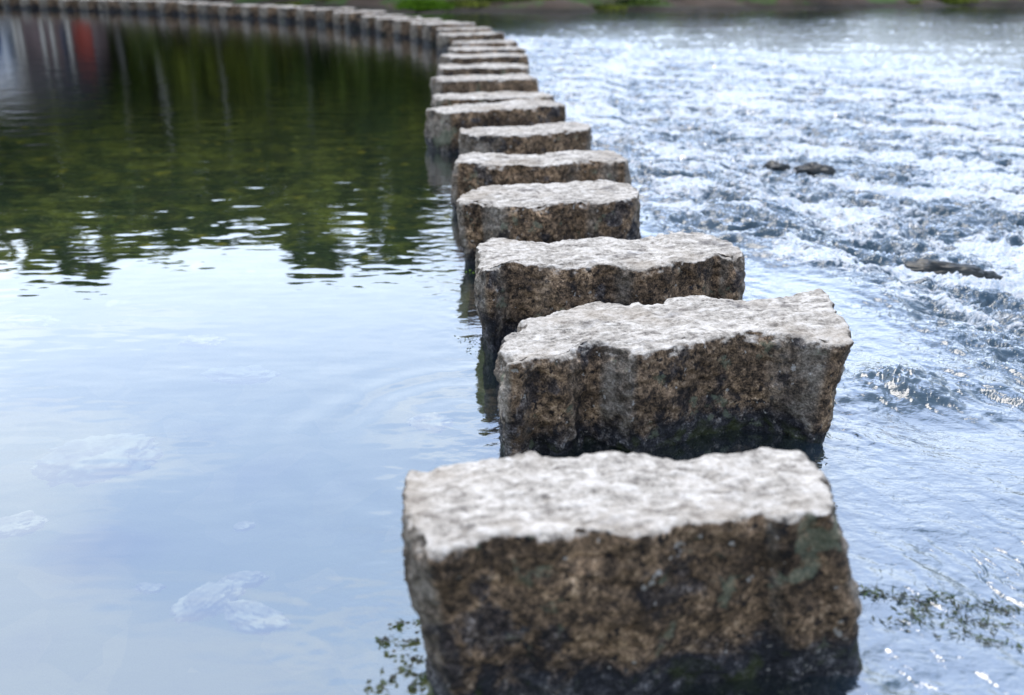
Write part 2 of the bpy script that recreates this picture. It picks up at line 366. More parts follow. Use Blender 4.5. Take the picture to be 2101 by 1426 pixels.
def build_stone(poly, h, seed, L=0, Rr=0, F=0, amp=1.0, res=.006, foot=-.36, rad=.014, notch=0, lich=None):
    """one rough block; poly = crown outline (counter-clockwise or not) in local metres, long axis along x"""
    per = np.linalg.norm(np.diff(np.vstack([poly, poly[:1]]), axis=0), axis=1).sum()
    n = int(per / res); ring = resample(poly, n)
    area = .5 * np.sum(ring[:, 0] * np.roll(ring[:, 1], -1) - np.roll(ring[:, 0], -1) * ring[:, 1])
    if area < 0: ring = ring[::-1].copy()
    x0, x1 = ring[:, 0].min(), ring[:, 0].max(); y0, y1 = ring[:, 1].min(), ring[:, 1].max()
    hy = (y1 - y0) / 2; cx_, cy_ = (x0 + x1) / 2, (y0 + y1) / 2
    # medial segment follows the block's centre line
    xs = np.linspace(x0 + hy, x1 - hy, 12)
    mid = []
    for x in xs:
        near_ = ring[np.abs(ring[:, 0] - x) < .05]; mid.append((near_[:, 1].min() + near_[:, 1].max()) / 2)
    px = np.clip(ring[:, 0], x0 + hy, x1 - hy)
    px = x0 + hy + (ring[:, 0] - x0) / (x1 - x0) * (x1 - x0 - 2 * hy)
    med = np.stack([px, np.interp(px, xs, mid)], 1)
    tg = np.roll(ring, -1, 0) - np.roll(ring, 1, 0); tg /= np.linalg.norm(tg, axis=1)[:, None]
    for _ in range(6): tg = (tg + np.roll(tg, 1, 0) + np.roll(tg, -1, 0)) / 3
    tg /= np.linalg.norm(tg, axis=1)[:, None]
    nr = np.stack([tg[:, 1], -tg[:, 0]], 1)
    rows = []
    K = max(8, int(hy / res))
    for s in np.linspace(0, 1, K):
        q = med + (ring - nr * rad - med) * s; rows.append(np.c_[q, np.full(n, h)])
    for a in np.linspace(0, pi / 2, 5)[1:]:
        q = ring - nr * rad * (1 - sin(a)); rows.append(np.c_[q, np.full(n, h - rad * (1 - cos(a)))])
    Kz = int((h - foot) / res)
    Kz_ = np.linspace(0, 1, Kz + 1)[1:] ** 1.0
    xr = (ring[:, 0] - cx_) / (x1 - x0) * 2; yr = (ring[:, 1] - cy_) / hy
    sx = sst(-xr, .2, .95) * L - sst(xr, .2, .95) * Rr; sy = sst(-yr, .0, .8) * F
    for t in Kz_:
        z = h - rad + (foot - h + rad) * t
        k = (h - z) / h                      # 0 crown .. 1 water line
        q = ring + np.c_[sx, sy] * (min(k, 1.4))
        bul = .012 * sin(min(1, k) * pi) * amp
        q = q + nr * bul
        rows.append(np.c_[q, np.full(n, z)])
    v = np.vstack(rows); f = grid_faces(len(rows), n, True)[:, ::-1]
    # normals
    o = mesh_np('stepping_stone', v, f, M_STONE)
    me = o.data
    nn = np.zeros(len(v) * 3, np.float32)
    me.vertex_normals.foreach_get('vector', nn); nn = nn.reshape(-1, 3)
    X, Y, Z = v.T; top = np.zeros(len(v)); top[:(K + 1) * n] = 1
    # flanks: lumps, split faces, pits
    warp = fbm(X * 3, Y * 3, Z * 3, seed, 2) * .25
    d1 = fbm(X * 4 + warp, Y * 4, Z * 5 + warp, seed + 1, 2)
    d2 = 1 - np.abs(fbm(X * 8 + warp, Y * 8, Z * 10, seed + 2, 3)) * 2
    d3 = fbm(X * 30, Y * 30, Z * 34, seed + 3, 3, .6)
    d4 = fbm(X * 11 + d1, Y * 11, Z * 14 + d1, seed + 5, 3)
    dside = amp * (.015 * d1 + .004 * d2 + .0065 * d3 + .0070 * d4)
    d5 = np.exp(-np.abs(fbm(X * 2.6 + warp, Y * 3, Z * 4.5 + X * 1.5, seed + 30, 3)) * 28) * sst(fbm(X * 2, Y * 2, Z * 2, seed + 31, 1), .0, .3)
    dside = dside - .012 * amp * d5
    t1 = fbm(X * 3.2, Y * 4, Z * 0, seed + 8, 2)
    t2 = fbm(X * 10 + t1, Y * 15, Z * 0, seed + 9, 4, .55)
    t3 = np.abs(fbm(X * 6, Y * 22 + t1 * 2, Z * 0, seed + 12, 3))
    dtop = amp * (.013 * t1 + .0062 * t2 - .006 * np.exp(-t3 * 7))
    ws = np.repeat(np.r_[np.zeros(K - 1), [0, .25, .5, .75, 1], np.ones(Kz)], n)
    below = np.clip((-Z - .02) / .1, 0, 1)
    hor = nn.copy(); hor[:, 2] *= .3
    ring_n = np.tile(np.c_[nr, np.zeros(n)], (len(rows), 1))
    edge_fade = np.repeat(np.r_[np.linspace(0, 1, K) ** 3, np.ones(4 + Kz)], n)
    v2 = v + ring_n * (dside * edge_fade)[:, None]
    # crown heights carried down the upper flank so that the edge follows
    carry = np.where(Z > h - .1, sst(Z, h - .1, h - .01), 0)
    v2[:, 2] += dtop * carry
    # chipped arris: here and there the edge breaks down
    chip = np.clip(fbm(X * 7, Y * 7, Z * 0, seed + 20, 3) - .18, 0, 1)
    ed = np.repeat(np.r_[np.linspace(0, 1, K) ** 10, np.ones(4 + Kz)], n)
    v2[:, 2] -= chip * .035 * ed * carry * amp
    v2 -= ring_n * (chip * .03 * ed * carry * amp)[:, None]
    if notch:   # a corner that juts out over an undercut right end
        k = sst(np.tile(xr, len(rows)), .80, .97) * sst(-Z, -(h - .06), -(h - .085)) * (1 - .6 * sst(-Z, -(h - .1), -.05))
        v2 -= np.tile(np.c_[np.ones(n), np.zeros(n), np.zeros(n)], (len(rows), 1)) * (notch * k)[:, None]
    me.vertices.foreach_set('co', v2.astype(np.float32).ravel()); me.update()
    lv = np.zeros(len(v))
    if lich:
        fx, lz, lr = lich; lv = np.exp(-((X - cx_ - fx * (x1 - x0) / 2) / lr) ** 2 - ((Z - lz) / (lr * 1.2)) ** 2) * (Y < cy_)
    attr(o, 'lichen', lv)
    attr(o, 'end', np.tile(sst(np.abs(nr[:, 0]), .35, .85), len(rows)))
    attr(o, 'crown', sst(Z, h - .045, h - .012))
    return o

ordw = ['nearest','second','third','fourth','fifth','sixth','seventh','eighth','ninth','tenth','eleventh','twelfth','thirteenth','fourteenth','fifteenth','sixteenth','seventeenth','eighteenth','nineteenth','twentieth','twenty-first','twenty-second','twenty-third','twenty-fourth','twenty-fifth','twenty-sixth','twenty-seventh','twenty-eighth']
near_labels = [
 'nearest stepping stone, large blurred granite block with green lichen at its right end',
 'second stepping stone, wide block with jutting right corner and lichen patch low on its left',
 'third stepping stone, sharp-focused tan and brown block with hollowed pale top',
 'fourth stepping stone, narrower block with pale oval top and tan right end',
 'fifth stepping stone, long low block with rounded mossy right end',
 'sixth stepping stone, short dark-faced block between the long fifth stone and the tilted seventh',
]
GR = 'granite stepping stones crossing the river in a curved row'
centres = []
def add_stone(poly, h, label, **k):
    poly = np.asarray(poly); c = poly.mean(0)
    # local frame: long axis x
    q = poly - c; u_, s_, vt = np.linalg.svd(q); ax = vt[0]
    if ax[0] < 0: ax = -ax
    ang = math.atan2(ax[1], ax[0]); ca, sa = cos(-ang), sin(-ang)
    loc = np.stack([q[:, 0] * ca - q[:, 1] * sa, q[:, 0] * sa + q[:, 1] * ca], 1)
    o = build_stone(loc, h, **k)
    o.location = (c[0], c[1], 0); o.rotation_euler = (0, 0, ang)
    centres.append((c[0], c[1], ang))
    return tag(o, label, 'stepping stone', GR)
for i, s in enumerate(near):
    poly = [P(x, y, s['h']) for x, y in s['p']]
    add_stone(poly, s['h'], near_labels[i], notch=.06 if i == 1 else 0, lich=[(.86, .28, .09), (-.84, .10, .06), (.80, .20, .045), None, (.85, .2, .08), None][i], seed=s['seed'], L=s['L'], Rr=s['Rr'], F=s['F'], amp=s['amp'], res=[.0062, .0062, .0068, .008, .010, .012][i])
def round_rect(Lx, Ly, rng, r=.05):
    pts = []
    n = 9
    for i in range(n): pts.append((-Lx/2 + Lx * i / (n-1), -Ly/2 + rng.uniform(-.02, .02)))
    pts.append((Lx/2 + rng.uniform(-.02, .02), 0))
    for i in range(n): pts.append((Lx/2 - Lx * i / (n-1), Ly/2 + rng.uniform(-.02, .02)))
    pts.append((-Lx/2 + rng.uniform(-.02, .02), 0))
    return np.array(pts)
mid = [ # left, right, front y, front y at right, height, thickness
 (917, 1164, 233, 214, .32, .46, 'seventh stepping stone, block skewed so its right end lies farther off, mossy left foot'),
 (899, 1138, 204, 198, .29, .44, 'eighth stepping stone, mostly hidden block close behind the skewed seventh stone'),
 (903, 1106, 166, 160, .31, .50, 'ninth stepping stone, straight brown-faced block with a chipped right end'),
 (905, 1085, 140, 137, .31, .50, 'tenth stepping stone, thin pale slab edge behind the brown-faced ninth stone'),
 (925, 1086, 119, 114, .31, .52, 'eleventh stepping stone, first set slightly to the right after the tenth'),
 (934, 1078, 103, 100, .31, .50, 'twelfth stepping stone, pale top only, before the row starts to bend left'),
 (937, 1062, 88, 86, .31, .50, 'thirteenth stepping stone, narrow pale top where the row starts to bend left'),
 (920, 1037, 72, 68, .31, .50, 'fourteenth stepping stone, with a dark gap under its right front edge at the bend'),
 (905, 1010, 60, 58, .31, .48, 'fifteenth stepping stone, small pale block at the bend of the row'),
]
for i, (l, r, y, yr, h, th, lab) in enumerate(mid):
    rng = random.Random(100 + i)
    a, b, u, t = quad_stone(l, r, y, h, th, yr)
    Lx = np.linalg.norm(b - a); q = round_rect(Lx, th, rng)
    c = (a + b) / 2 + t / 2; ang = math.atan2(u[1], u[0])
    w2 = np.stack([c[0] + q[:, 0] * cos(ang) - q[:, 1] * sin(ang), c[1] + q[:, 0] * sin(ang) + q[:, 1] * cos(ang)], 1)
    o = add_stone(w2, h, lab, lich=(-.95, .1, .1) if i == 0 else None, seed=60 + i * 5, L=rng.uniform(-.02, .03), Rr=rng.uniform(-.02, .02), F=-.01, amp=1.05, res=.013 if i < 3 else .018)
# the far bend: spline through measured points of the row
far_px = [(930, 47), (880, 38), (800, 28), (700, 16), (560, 8), (420, 2), (270, -3), (120, -7), (0, -10)]
fp = [np.array(P(q[0], q[1] + 3, .37)) for q in far_px]
fp += [fp[-1] + (fp[-1] - fp[-2]) * k for k in (1, 2, 3)]
fp = np.array(fp); dd = np.r_[0, np.cumsum(np.linalg.norm(np.diff(fp, axis=0), axis=1))]
protos = []
for k in range(5):
    rng = random.Random(k + 7)
    protos.append(build_stone(round_rect(rng.uniform(.92, 1.05), rng.uniform(.42, .5), rng), .37, seed=200 + k * 9, amp=1.2, res=.022))
t = 0.3; idx = 15; last = None; rng = random.Random(5)
while t < dd[-1]:
    x = np.interp(t, dd, fp[:, 0]); y = np.interp(t, dd, fp[:, 1])
    x2 = np.interp(t + .6, dd, fp[:, 0]); y2 = np.interp(t + .6, dd, fp[:, 1])
    ang = math.atan2(y2 - y, x2 - x) - pi / 2
    k = idx - 15
    o = protos[k] if k < 5 else protos[rng.randrange(5)].copy()
    if k >= 5: COL.objects.link(o)
    o.location = (x + rng.uniform(-.05, .05), y, rng.uniform(-.03, .02))
    o.rotation_euler = (0, 0, ang + rng.uniform(-.08, .08) + (pi if rng.random() < .5 and k >= 5 else 0))
    if idx < 28: lab = f'{ordw[idx]} stepping stone counted from the camera, small blurred block beyond the bend'
    else: lab = 'tiny blurred stepping stone in the farthest stretch of the row, top left edge'
    tag(o, lab, 'stepping stone', GR)
    centres.append((x, y, ang)); idx += 1; t += rng.uniform(1.0, 1.12)

# ------------------------------------------------------------------ the row as a line, for the two sides of the river
line = np.array([(.30, -14.0), (.30, -1.0), (.30, 1.0)] + [(c[0], c[1]) for c in centres])
line = np.vstack([line, line[-1] + (line[-1] - line[-2]) * 60])
def signed(X, Y):
    """signed distance to the row, positive downstream (right and beyond)"""
    best = np.full(X.shape, 1e9); sg = np.zeros(X.shape)
    for a, b in zip(line[:-1], line[1:]):
        d = b - a; L2 = d @ d
        tt = np.clip(((X - a[0]) * d[0] + (Y - a[1]) * d[1]) / L2, 0, 1)
        dx = X - a[0] - tt * d[0]; dy = Y - a[1] - tt * d[1]; r = np.hypot(dx, dy)
        cr = d[0] * (Y - a[1]) - d[1] * (X - a[0])
        m = r < best; best = np.where(m, r, best); sg = np.where(m, -np.sign(cr), sg)
    return best * sg
SH = np.array([(-400, 150), (-90, 62), (-40, 50), (-20, 45.5), (-12, 43), (-6.7, 40.3), (-3, 36.8), (3, 37.6), (12, 40.6), (22, 44.5), (50, 50), (120, 60), (400, 90)], float)
def shore(X): return np.interp(X, SH[:, 0], SH[:, 1])

def axis(parts):
    out = []
    for a, b, n, mode in parts:
        out.append(np.geomspace(a, b, n, endpoint=False) if mode == 'g' else np.linspace(a, b, n, endpoint=False))
    return np.concatenate(out)
def sheet(tparts, yparts):
    t = axis(tparts); yy = axis(yparts)
    Y = np.repeat(yy[:, None], len(t), 1); X = t[None, :] * (np.maximum(Y, 0) + 1.2)
    return X, Y
def water_height(X, Y):
    s = signed(X, Y)
    n1 = gn2(X * .5, Y * .5, 5)
    far = sst(Y, 5, 9)
    # where it runs broken
    a = 1.35 - 1.0 * sst(Y, 4.0, 6.4)
    T = sst(s + n1 * .3 + .12 * gn2(X * 2.4, Y * 2.4, 8), a - .25, a + .7) * sst(Y + .35 * X, 3.0, 4.9) * (1 - .93 * sst(Y + n1 * 2.5 + 1.1 * X, 21.5, 27.5))
    G = sst(s, .15, .7)                         # running but glassy
    fu, fv = .5, -.866
    U = X * fu + Y * fv; V = -X * fv + Y * fu
    U2 = X * .93 - Y * .36; V2 = X * .36 + Y * .93
    wx = gn2(X * 1.3, Y * 1.3, 31) * .25
    h = -.035 * sst(s, .3, 1.0) - .085 * sst(s + n1 * .22 + .06 * gn2(X * 4, Y * 4, 6), 1.30, 1.85) * sst(Y, 2.5, 3.6) - .02 * sst(s, 2, 6)
    # glassy tongues, long along the flow
    near_w = 1 - far
    g1 = fbm2(U * 1.8 + wx, V * 4.6, 41, 3)
    g2 = fbm2(U * 6 + wx * 4, V * 15 + g1 * .6, 43, 3, .6)
    am = np.clip(.75 + .9 * fbm2(X * 1.1, Y * 1.4, 45, 2), .15, 2)
    cr = np.exp(-np.abs(fbm2(U * 2.2 + wx * 3, V * 9 + g1 * 1.2, 46, 3, .55)) * 9)
    cr2 = np.exp(-np.abs(fbm2(X * 6 + wx * 4, Y * 14 + g1, 47, 3, .6)) * 9)
    h -= G * near_w * am * (.35 + 1.3 * np.exp(-((Y - 4.1) / .85) ** 2)) * (.017 * cr * np.clip(am - .55, 0, 1) + .0055 * cr2 * np.clip(1.5 - am, 0, 1))
    h += G * near_w * am * (.45 + .9 * sst(Y, 2.6, 3.6)) * (1 - .4 * T) * (.024 * g1 + .0050 * g2 + .0062 * fbm2(X * 6 + wx * 5, Y * 10 + g1 * .8, 49, 3, .5))
    # broken water
    wxx = fbm2(X * 2.2, Y * 2.2, 51, 2) * .35
    r1 = 1 - np.abs(fbm2(U2 * 2.2 + wxx, V2 * 3.2 + wxx, 53, 3)) * 2
    r2 = 1 - np.abs(fbm2(X * 6 + wxx * 3, Y * 8 - wxx * 3, 57, 3)) * 2
    r3 = fbm2(X * 19 + wxx * 5, Y * 24, 59, 3, .6)
    h += T * (.045 * r1 + .020 * r2 + .0055 * r3)
    # downstream quiet reach
    patch = sst(fbm2(X * .16, Y * .9, 62, 3), -.25, .35)
    h += (1 - T) * sst(s, .4, 1.5) * far * (.003 + .014 * patch) * fbm2(X * 3, Y * 6, 61, 4)
    # pool: slow swell, ripples farther off
    pool = 1 - sst(s, -.25, .3)
    k = sst(Y, 4.0, 6.5)
    h += pool * (.0006 + .0009 * k - .0006 * sst(Y, 12, 30)) * fbm2(X * 2.5 + 3, Y * 4.4, 71, 3, .42)
    h += pool * .00025 * (1 + k) * fbm2(X * 5, Y * 13, 73, 2)
    cxr, cyr = P(1010, 900); rr = np.hypot(X - cxr, Y - cyr)
    h += pool * .0008 * np.sin(rr * 34 + 1.5 * gn2(X * 3, Y * 3, 75)) * np.exp(-((rr - .45) / .35) ** 2) * (Y < 3.6)
    # ripples set off by the stones on the pool side
    edge = sst(s, -.9, -.35) * pool
    h += edge * .0016 * fbm2(X * 11, Y * 18, 77, 2)
    # mound over a sunken rock and its wake
    mx, my = P(1850, 775); d = ((X - mx) / .17) ** 2 + ((Y - my) / .13) ** 2
    mound = np.exp(-d)
    h += mound * (.055 + .022 * fbm2(X * 16, Y * 20, 79, 3))
    mx2, my2 = P(1925, 850); h -= .022 * np.exp(-(((X - mx2) / .28) ** 2 + ((Y - my2) / .15) ** 2))
    # foam
    fo = T * (.36 + .15 * r1 + .95 * fbm2(U2 * .8, V2 * 2.2 + wxx, 81, 4, .6) + .16 * r2 + .04 * sst(Y, 6, 12))
    # streaks drawn out by the flow, and the disturbed water at the downstream ends of the near stones
    st = fbm2(U * .7 + wx, V * 8, 85, 3, .55)
    fo += T * .28 * st * (1 - sst(Y, 8, 14))
    wk = 0
    for (cx0, cy0, an) in centres[:12]:
        ex, ey = cx0 + .52 * cos(an), cy0 + .52 * sin(an); q = (X - ex - .08) ** 2 / .025 + (Y - ey + .12) ** 2 / .05
        wk = wk + np.exp(-q)
    h += wk * G * (.0055 * fbm2(X * 11, Y * 17, 87, 3) - .006)
    fo += wk * G * (.16 + .3 * fbm2(X * 9, Y * 13, 88, 3)) * sst(Y, 2.4, 3.4)
    fo = np.clip(fo, 0, 1)
    rip = G * (.35 + .55 * T) + .05 * sst(Y, 5, 12) + .12 * sst(s, -.8, -.3) * pool
    return h, T, fo, rip, s
X, Y = sheet([(-5, -.62, 30, 'l'), (-.62, .02, 420, 'l'), (.02, .64, 760, 'l'), (.64, 5, 31, 'l')],
             [(-14, 1.2, 16, 'l'), (1.2, 44, 1150, 'g'), (44, 220, 22, 'g')])
Hh, T, fo, rip, s = water_height(X, Y)
wobj = mesh_np('river_water', np.stack([X, Y, Hh], -1).reshape(-1, 3), grid_faces(*X.shape), M_WATER)
attr(wobj, 'turbulence', T); attr(wobj, 'foam', fo); attr(wobj, 'ripple', rip)
tag(wobj, kind='structure')

# ground: bed under the water, far bank, land to the horizon
X, Y = sheet([(-9, -.7, 50, 'l'), (-.7, .7, 360, 'l'), (.7, 9, 51, 'l')], [(-16, 1.2, 12, 'l'), (1.2, 36, 260, 'g'), (36, 60, 120, 'l'), (60, 1500, 40, 'g')])
D = Y - shore(X); n0 = fbm2(X * .35, Y * .35, 91, 4)
Z = -.42 + .06 * fbm2(X * .8, Y * .8, 92, 3) + .03 * fbm2(X * 3, Y * 3, 93, 3)
Z = Z * (1 - sst(D + n0 * .8, -1.2, .6)) + sst(D + n0 * .8, -1.2, .6) * (.12 + .55 * sst(D, 0, 3) + .9 * sst(D, 2, 14) + .12 * n0) + 3 * sst(D, 30, 400)
gobj = mesh_np('ground', np.stack([X, Y, Z], -1).reshape(-1, 3), grid_faces(*X.shape), M_GROUND)
tag(gobj, kind='structure')
def ground_z(x, y):
    d = y - float(shore(np.array([x]))[0]); f = lambda a, lo, hi: float(sst(np.array([a]), lo, hi)[0])
    n_ = float(fbm2(np.array([x * .35]), np.array([y * .35]), 91, 4)[0])
    k = f(d + n_ * .8, -1.2, .6)
    return -.42 * (1 - k) + k * (.12 + .55 * f(d, 0, 3) + .9 * f(d, 2, 14) + .12 * n_) - .03

# ------------------------------------------------------------------ rocks
def rock(name, size, seed, mat, sub=5, flat=1.0, rough=.18, fq=(1.4, 1.4, 1.4)):
    import bmesh
    bm = bmesh.new(); bmesh.ops.create_icosphere(bm, subdivisions=sub, radius=1)
    v = np.array([q.co[:] for q in bm.verts]); f = np.array([[q.index for q in p.verts] for p in bm.faces]); bm.free()
    d = 1 + rough * fbm(v[:, 0] * fq[0], v[:, 1] * fq[1], v[:, 2] * fq[2], seed, 4, .5) + rough * .3 * fbm(v[:, 0] * 6, v[:, 1] * 6, v[:, 2] * 6, seed + 4, 3, .6)
    v = v * d[:, None]; v = np.sign(v) * np.abs(v) ** flat * np.array(size)
    return mesh_np(name, v, f, mat)
def put(o, px, py, z, rz=0, lab='', cat='rock', group=None):
    x, y = P(px, py, z); o.location = (x, y, z); o.rotation_euler = (0, 0, rz)
    return tag(o, lab, cat, group)
put(rock('river_rock', (.16, .09, .085), 301, M_ROCK, rough=.25, fq=(2.4, 1, 1)), 1672, 358, -.09, R(-25), 'larger dark wet rock breaking the white water beyond the long pitted rock')
put(rock('river_rock', (.10, .07, .06), 303, M_ROCK, 4, rough=.3), 1592, 348, -.085, 0, 'small yellowish wet rock poking out of foam left of the larger dark rock')
put(rock('river_rock', (.25, .075, .07), 305, M_ROCK, flat=.9, rough=.2, fq=(2.2, 1, 1)), 1945, 566, -.105, R(-22), 'long flat dark wet rock lying across the foam, nearest of the rocks in the rapids')
mx, my = P(1850, 775)
o = rock('river_rock', (.19, .15, .13), 307, M_MOSSROCK); o.location = (mx, my, -.14); tag(o, 'round brown rock just under the glassy mound of water beside the second stone', 'rock')
sunk = [((200, 940), (.19, .13, .10), M_SUNK2, -.13, R(38), 'large grey-green boulder under the still pool, lower left'),
        ((417, 700), (.085, .05, .04), M_SUNK, -.062, 0, 'white-topped sunken stone in the pool, beyond the flat green one'),
        ((495, 770), (.13, .06, .05), M_SUNK2, -.06, 0, 'flat greenish stone under the pool surface, left of the second stepping stone'),
        ((500, 1080), (.026, .018, .02), M_SUNK, -.045, .5, 'tiny white pebble alone in the middle of the lower pool'),
        ((305, 1207), (.032, .016, .02), M_SUNK, -.045, 0, 'small white pebble at left of the pale weedy rock cluster'),
        ((30, 1078), (.08, .05, .04), M_SUNK, -.10, .3, 'pinkish pale stone under water at the left picture edge'),
        ((885, 868), (.07, .045, .05), M_SUNK, -.09, 0, 'pale sunken stone close to the left flank of the second stepping stone'),
        ((60, 660), (.12, .05, .05), M_SUNK, -.10, 0, 'pale stone under the far left of the still pool'),
        ((430, 1230), (.085, .05, .06), M_SUNK, -.08, .9, 'left lump of the pale weedy rock cluster under the near pool'),
        ((520, 1265), (.085, .04, .05), M_SUNK, -.08, -.5, 'right lump of the pale weedy rock cluster under the near pool'),
        ((500, 1190), (.055, .022, .04), M_SUNK, -.08, .2, 'thin upper piece of the pale weedy rock cluster under the near pool')]
for i, (q, sz, mt, z, rz, lab) in enumerate(sunk):
    put(rock('sunken_rock', (sz[0], sz[1], sz[2] * .5), 320 + i, mt, 5, rough=.34), q[0], q[1], z + .01, rz, lab, 'rock', 'rocks under the pool surface')

# ------------------------------------------------------------------ leaves: many small quads or blades
def leaf_quads(cent, size, rng, up=.3, asp=.6):
    n = len(cent)
    a = rng.normal(size=(n, 3)); a[:, 2] *= .6; a /= np.linalg.norm(a, axis=1)[:, None]
    b = rng.normal(size=(n, 3)); b[:, 2] += up; b = np.cross(a, b); b /= np.linalg.norm(b, axis=1)[:, None]
    s = (size * rng.uniform(.6, 1.3, n))[:, None]
    v = np.stack([cent - a * s, cent + b * s * asp, cent + a * s, cent - b * s * asp], 1).reshape(-1, 3)
    return v, np.arange(n * 4).reshape(-1, 4)
def tube(pts, rads, seg=7):
    pts = np.array(pts, float); rows = []
    for i, p in enumerate(pts):
        d = pts[min(i + 1, len(pts) - 1)] - pts[max(i - 1, 0)]; d /= np.linalg.norm(d)
        a = np.cross(d, (1, .1, .2)); a /= np.linalg.norm(a); b = np.cross(d, a)
        th = np.linspace(0, 2 * pi, seg, endpoint=False)
        rows.append(p + rads[i] * (np.cos(th)[:, None] * a + np.sin(th)[:, None] * b))
    return np.vstack(rows), grid_faces(len(pts), seg, True)
def merge(parts):
    vs, fs, k = [], [], 0
    for v, f in parts: vs.append(v); fs.append(f + k); k += len(v)
    return np.vstack(vs), np.vstack(fs)
def tree(seed, H, Wd, leafm, barkm, trunk_h=.28, nclump=70, nl=130, lsize=.17):
    rng = np.random.default_rng(seed)
    e = empty('broadleaf_tree', (0, 0, 0))
    wood = []; tips = []
    zz = np.linspace(0, H * .82, 9)
    tx = np.cumsum(rng.normal(0, .12, 9)); ty = np.cumsum(rng.normal(0, .12, 9)); tx[0] = ty[0] = 0
    wood.append(tube(np.c_[tx, ty, zz], np.linspace(.24, .04, 9) * (H / 12)))
    for k in range(16):
        z0 = H * rng.uniform(trunk_h, .78); bx, by = np.interp(z0, zz, tx), np.interp(z0, zz, ty)
        a = rng.uniform(0, 2 * pi); ln = Wd * rng.uniform(.5, 1.0) * (1.15 - abs(z0 / H - .45)); up = rng.uniform(.25, .8)
        pts = [(bx, by, z0)]
        for j in range(1, 5): pts.append((bx + cos(a) * ln * j / 4 + rng.normal(0, .08), by + sin(a) * ln * j / 4 + rng.normal(0, .08), z0 + up * ln * (j / 4) ** .8))
        wood.append(tube(pts, np.linspace(.09, .015, 5) * (H / 12), 5)); tips += pts[2:]
    v, f = merge(wood); mesh_np('trunk', v, f, barkm, e)
    cent = []
    tips = np.array(tips + [(tx[-1], ty[-1], H * .85)])
    for k in range(nclump):
        c = tips[rng.integers(len(tips))] + rng.normal(0, .45, 3) * (H / 12)
        c[2] = min(c[2], H)
        r = rng.uniform(.35, .85) * (H / 12)
        q = rng.normal(size=(nl, 3)); q /= np.linalg.norm(q, axis=1)[:, None]
        cent.append(c + q * (r * rng.uniform(.4, 1, nl) ** .5)[:, None] * (1, 1, .7))
    cent = np.vstack(cent); v, f = leaf_quads(cent, lsize, rng)
    mesh_np('crown', v, f, leafm, e, smooth=False)
    return e
TG = 'trees along the far bank'
kinds = [tree(1, 13, 3.6, M_LEAF, M_BARK, .07, 120, 150), tree(2, 12, 3.2, M_LEAF2, M_BARK, .06, 120, 150), tree(3, 11, 2.8, M_LEAF, M_PALEBARK, .22, 90), tree(4, 12.5, 3.4, M_LEAF2, M_PALEBARK, .15, 110), tree(5, 11, 1.7, M_LEAF2, M_PALEBARK, .55, 30)]
tl = ['dark green broadleaf tree on the far bank mirrored in the pool', 'olive green broadleaf tree on the far bank mirrored in the pool',
      'slender pale-barked tree on the far bank mirrored in the pool', 'olive tree with pale trunk on the far bank mirrored in the pool', 'tall bare pale trunk with few leaves on the far bank mirrored in the pool']
# mirrored crown tops read in the photo: (column, distance behind shore, kind, height of top seen as picture row)
trees = [(265, 4, 4, 380), (345, 3, 4, 420), (398, 4, 4, 330), (470, 3, 4, 360), (545, 4, 4, 300), (640, 3, 4, 380), (215, 5, 4, 330), (-150, 8, 0, 500), (-60, 12, 1, 470), (60, 13, 3, 480), (150, 12, 0, 535), (250, 8, 1, 520), (340, 6, 0, 505), (440, 9, 2, 360), (530, 7, 1, 520), (610, 8, 0, 560),
         (680, 6, 1, 500), (750, 9, 2, 400), (830, 7, 0, 550), (905, 8, 1, 500), (100, 16, 1, 430), (290, 16, 0, 450), (390, 15, 2, 380), (480, 18, 0, 345), (570, 16, 3, 460), (720, 17, 0, 400), (880, 16, 0, 460),
         (985, 7, 0, 400), (1080, 9, 1, 280), (1180, 8, 2, 170), (1290, 10, 1, 130), (1420, 9, 0, 120), (1560, 10, 1, 150), (1700, 9, 0, 130), (1850, 10, 3, 140), (2000, 9, 0, 160), (2180, 10, 1, 300), (2400, 9, 0, 350), (-350, 9, 0, 500), (-600, 9, 1, 500)]
used = set(); rng = random.Random(9)
for px, back, kd, ry in trees:
    # direction of the picture column on the ground
    sx = (px - 1050.5) / (FPX * cos(PITCH) - sin(PITCH) * (ry * .6 - 713))
    y = 44.0
    for _ in range(8): y = float(shore(np.array([sx * y]))[0]) + back
    x = sx * y
    el = PITCH + math.atan((ry - 713) / FPX)
    Ht = max(4.0, tan(el) * math.hypot(x, y) - CAM_H - .9) * 1.07
    e = kinds[kd] if kd not in used else copy_tree(kinds[kd])
    used.add(kd)
    hs = [13, 12, 11, 12.5, 11][kd]
    e.location = (x, y, ground_z(x, y)); e.scale = (Ht / hs * rng.uniform(.95, 1.2),) * 2 + (Ht / hs,)
    e.rotation_euler = (0, 0, rng.uniform(0, 6.28))
    tag(e, tl[kd], 'tree', TG)
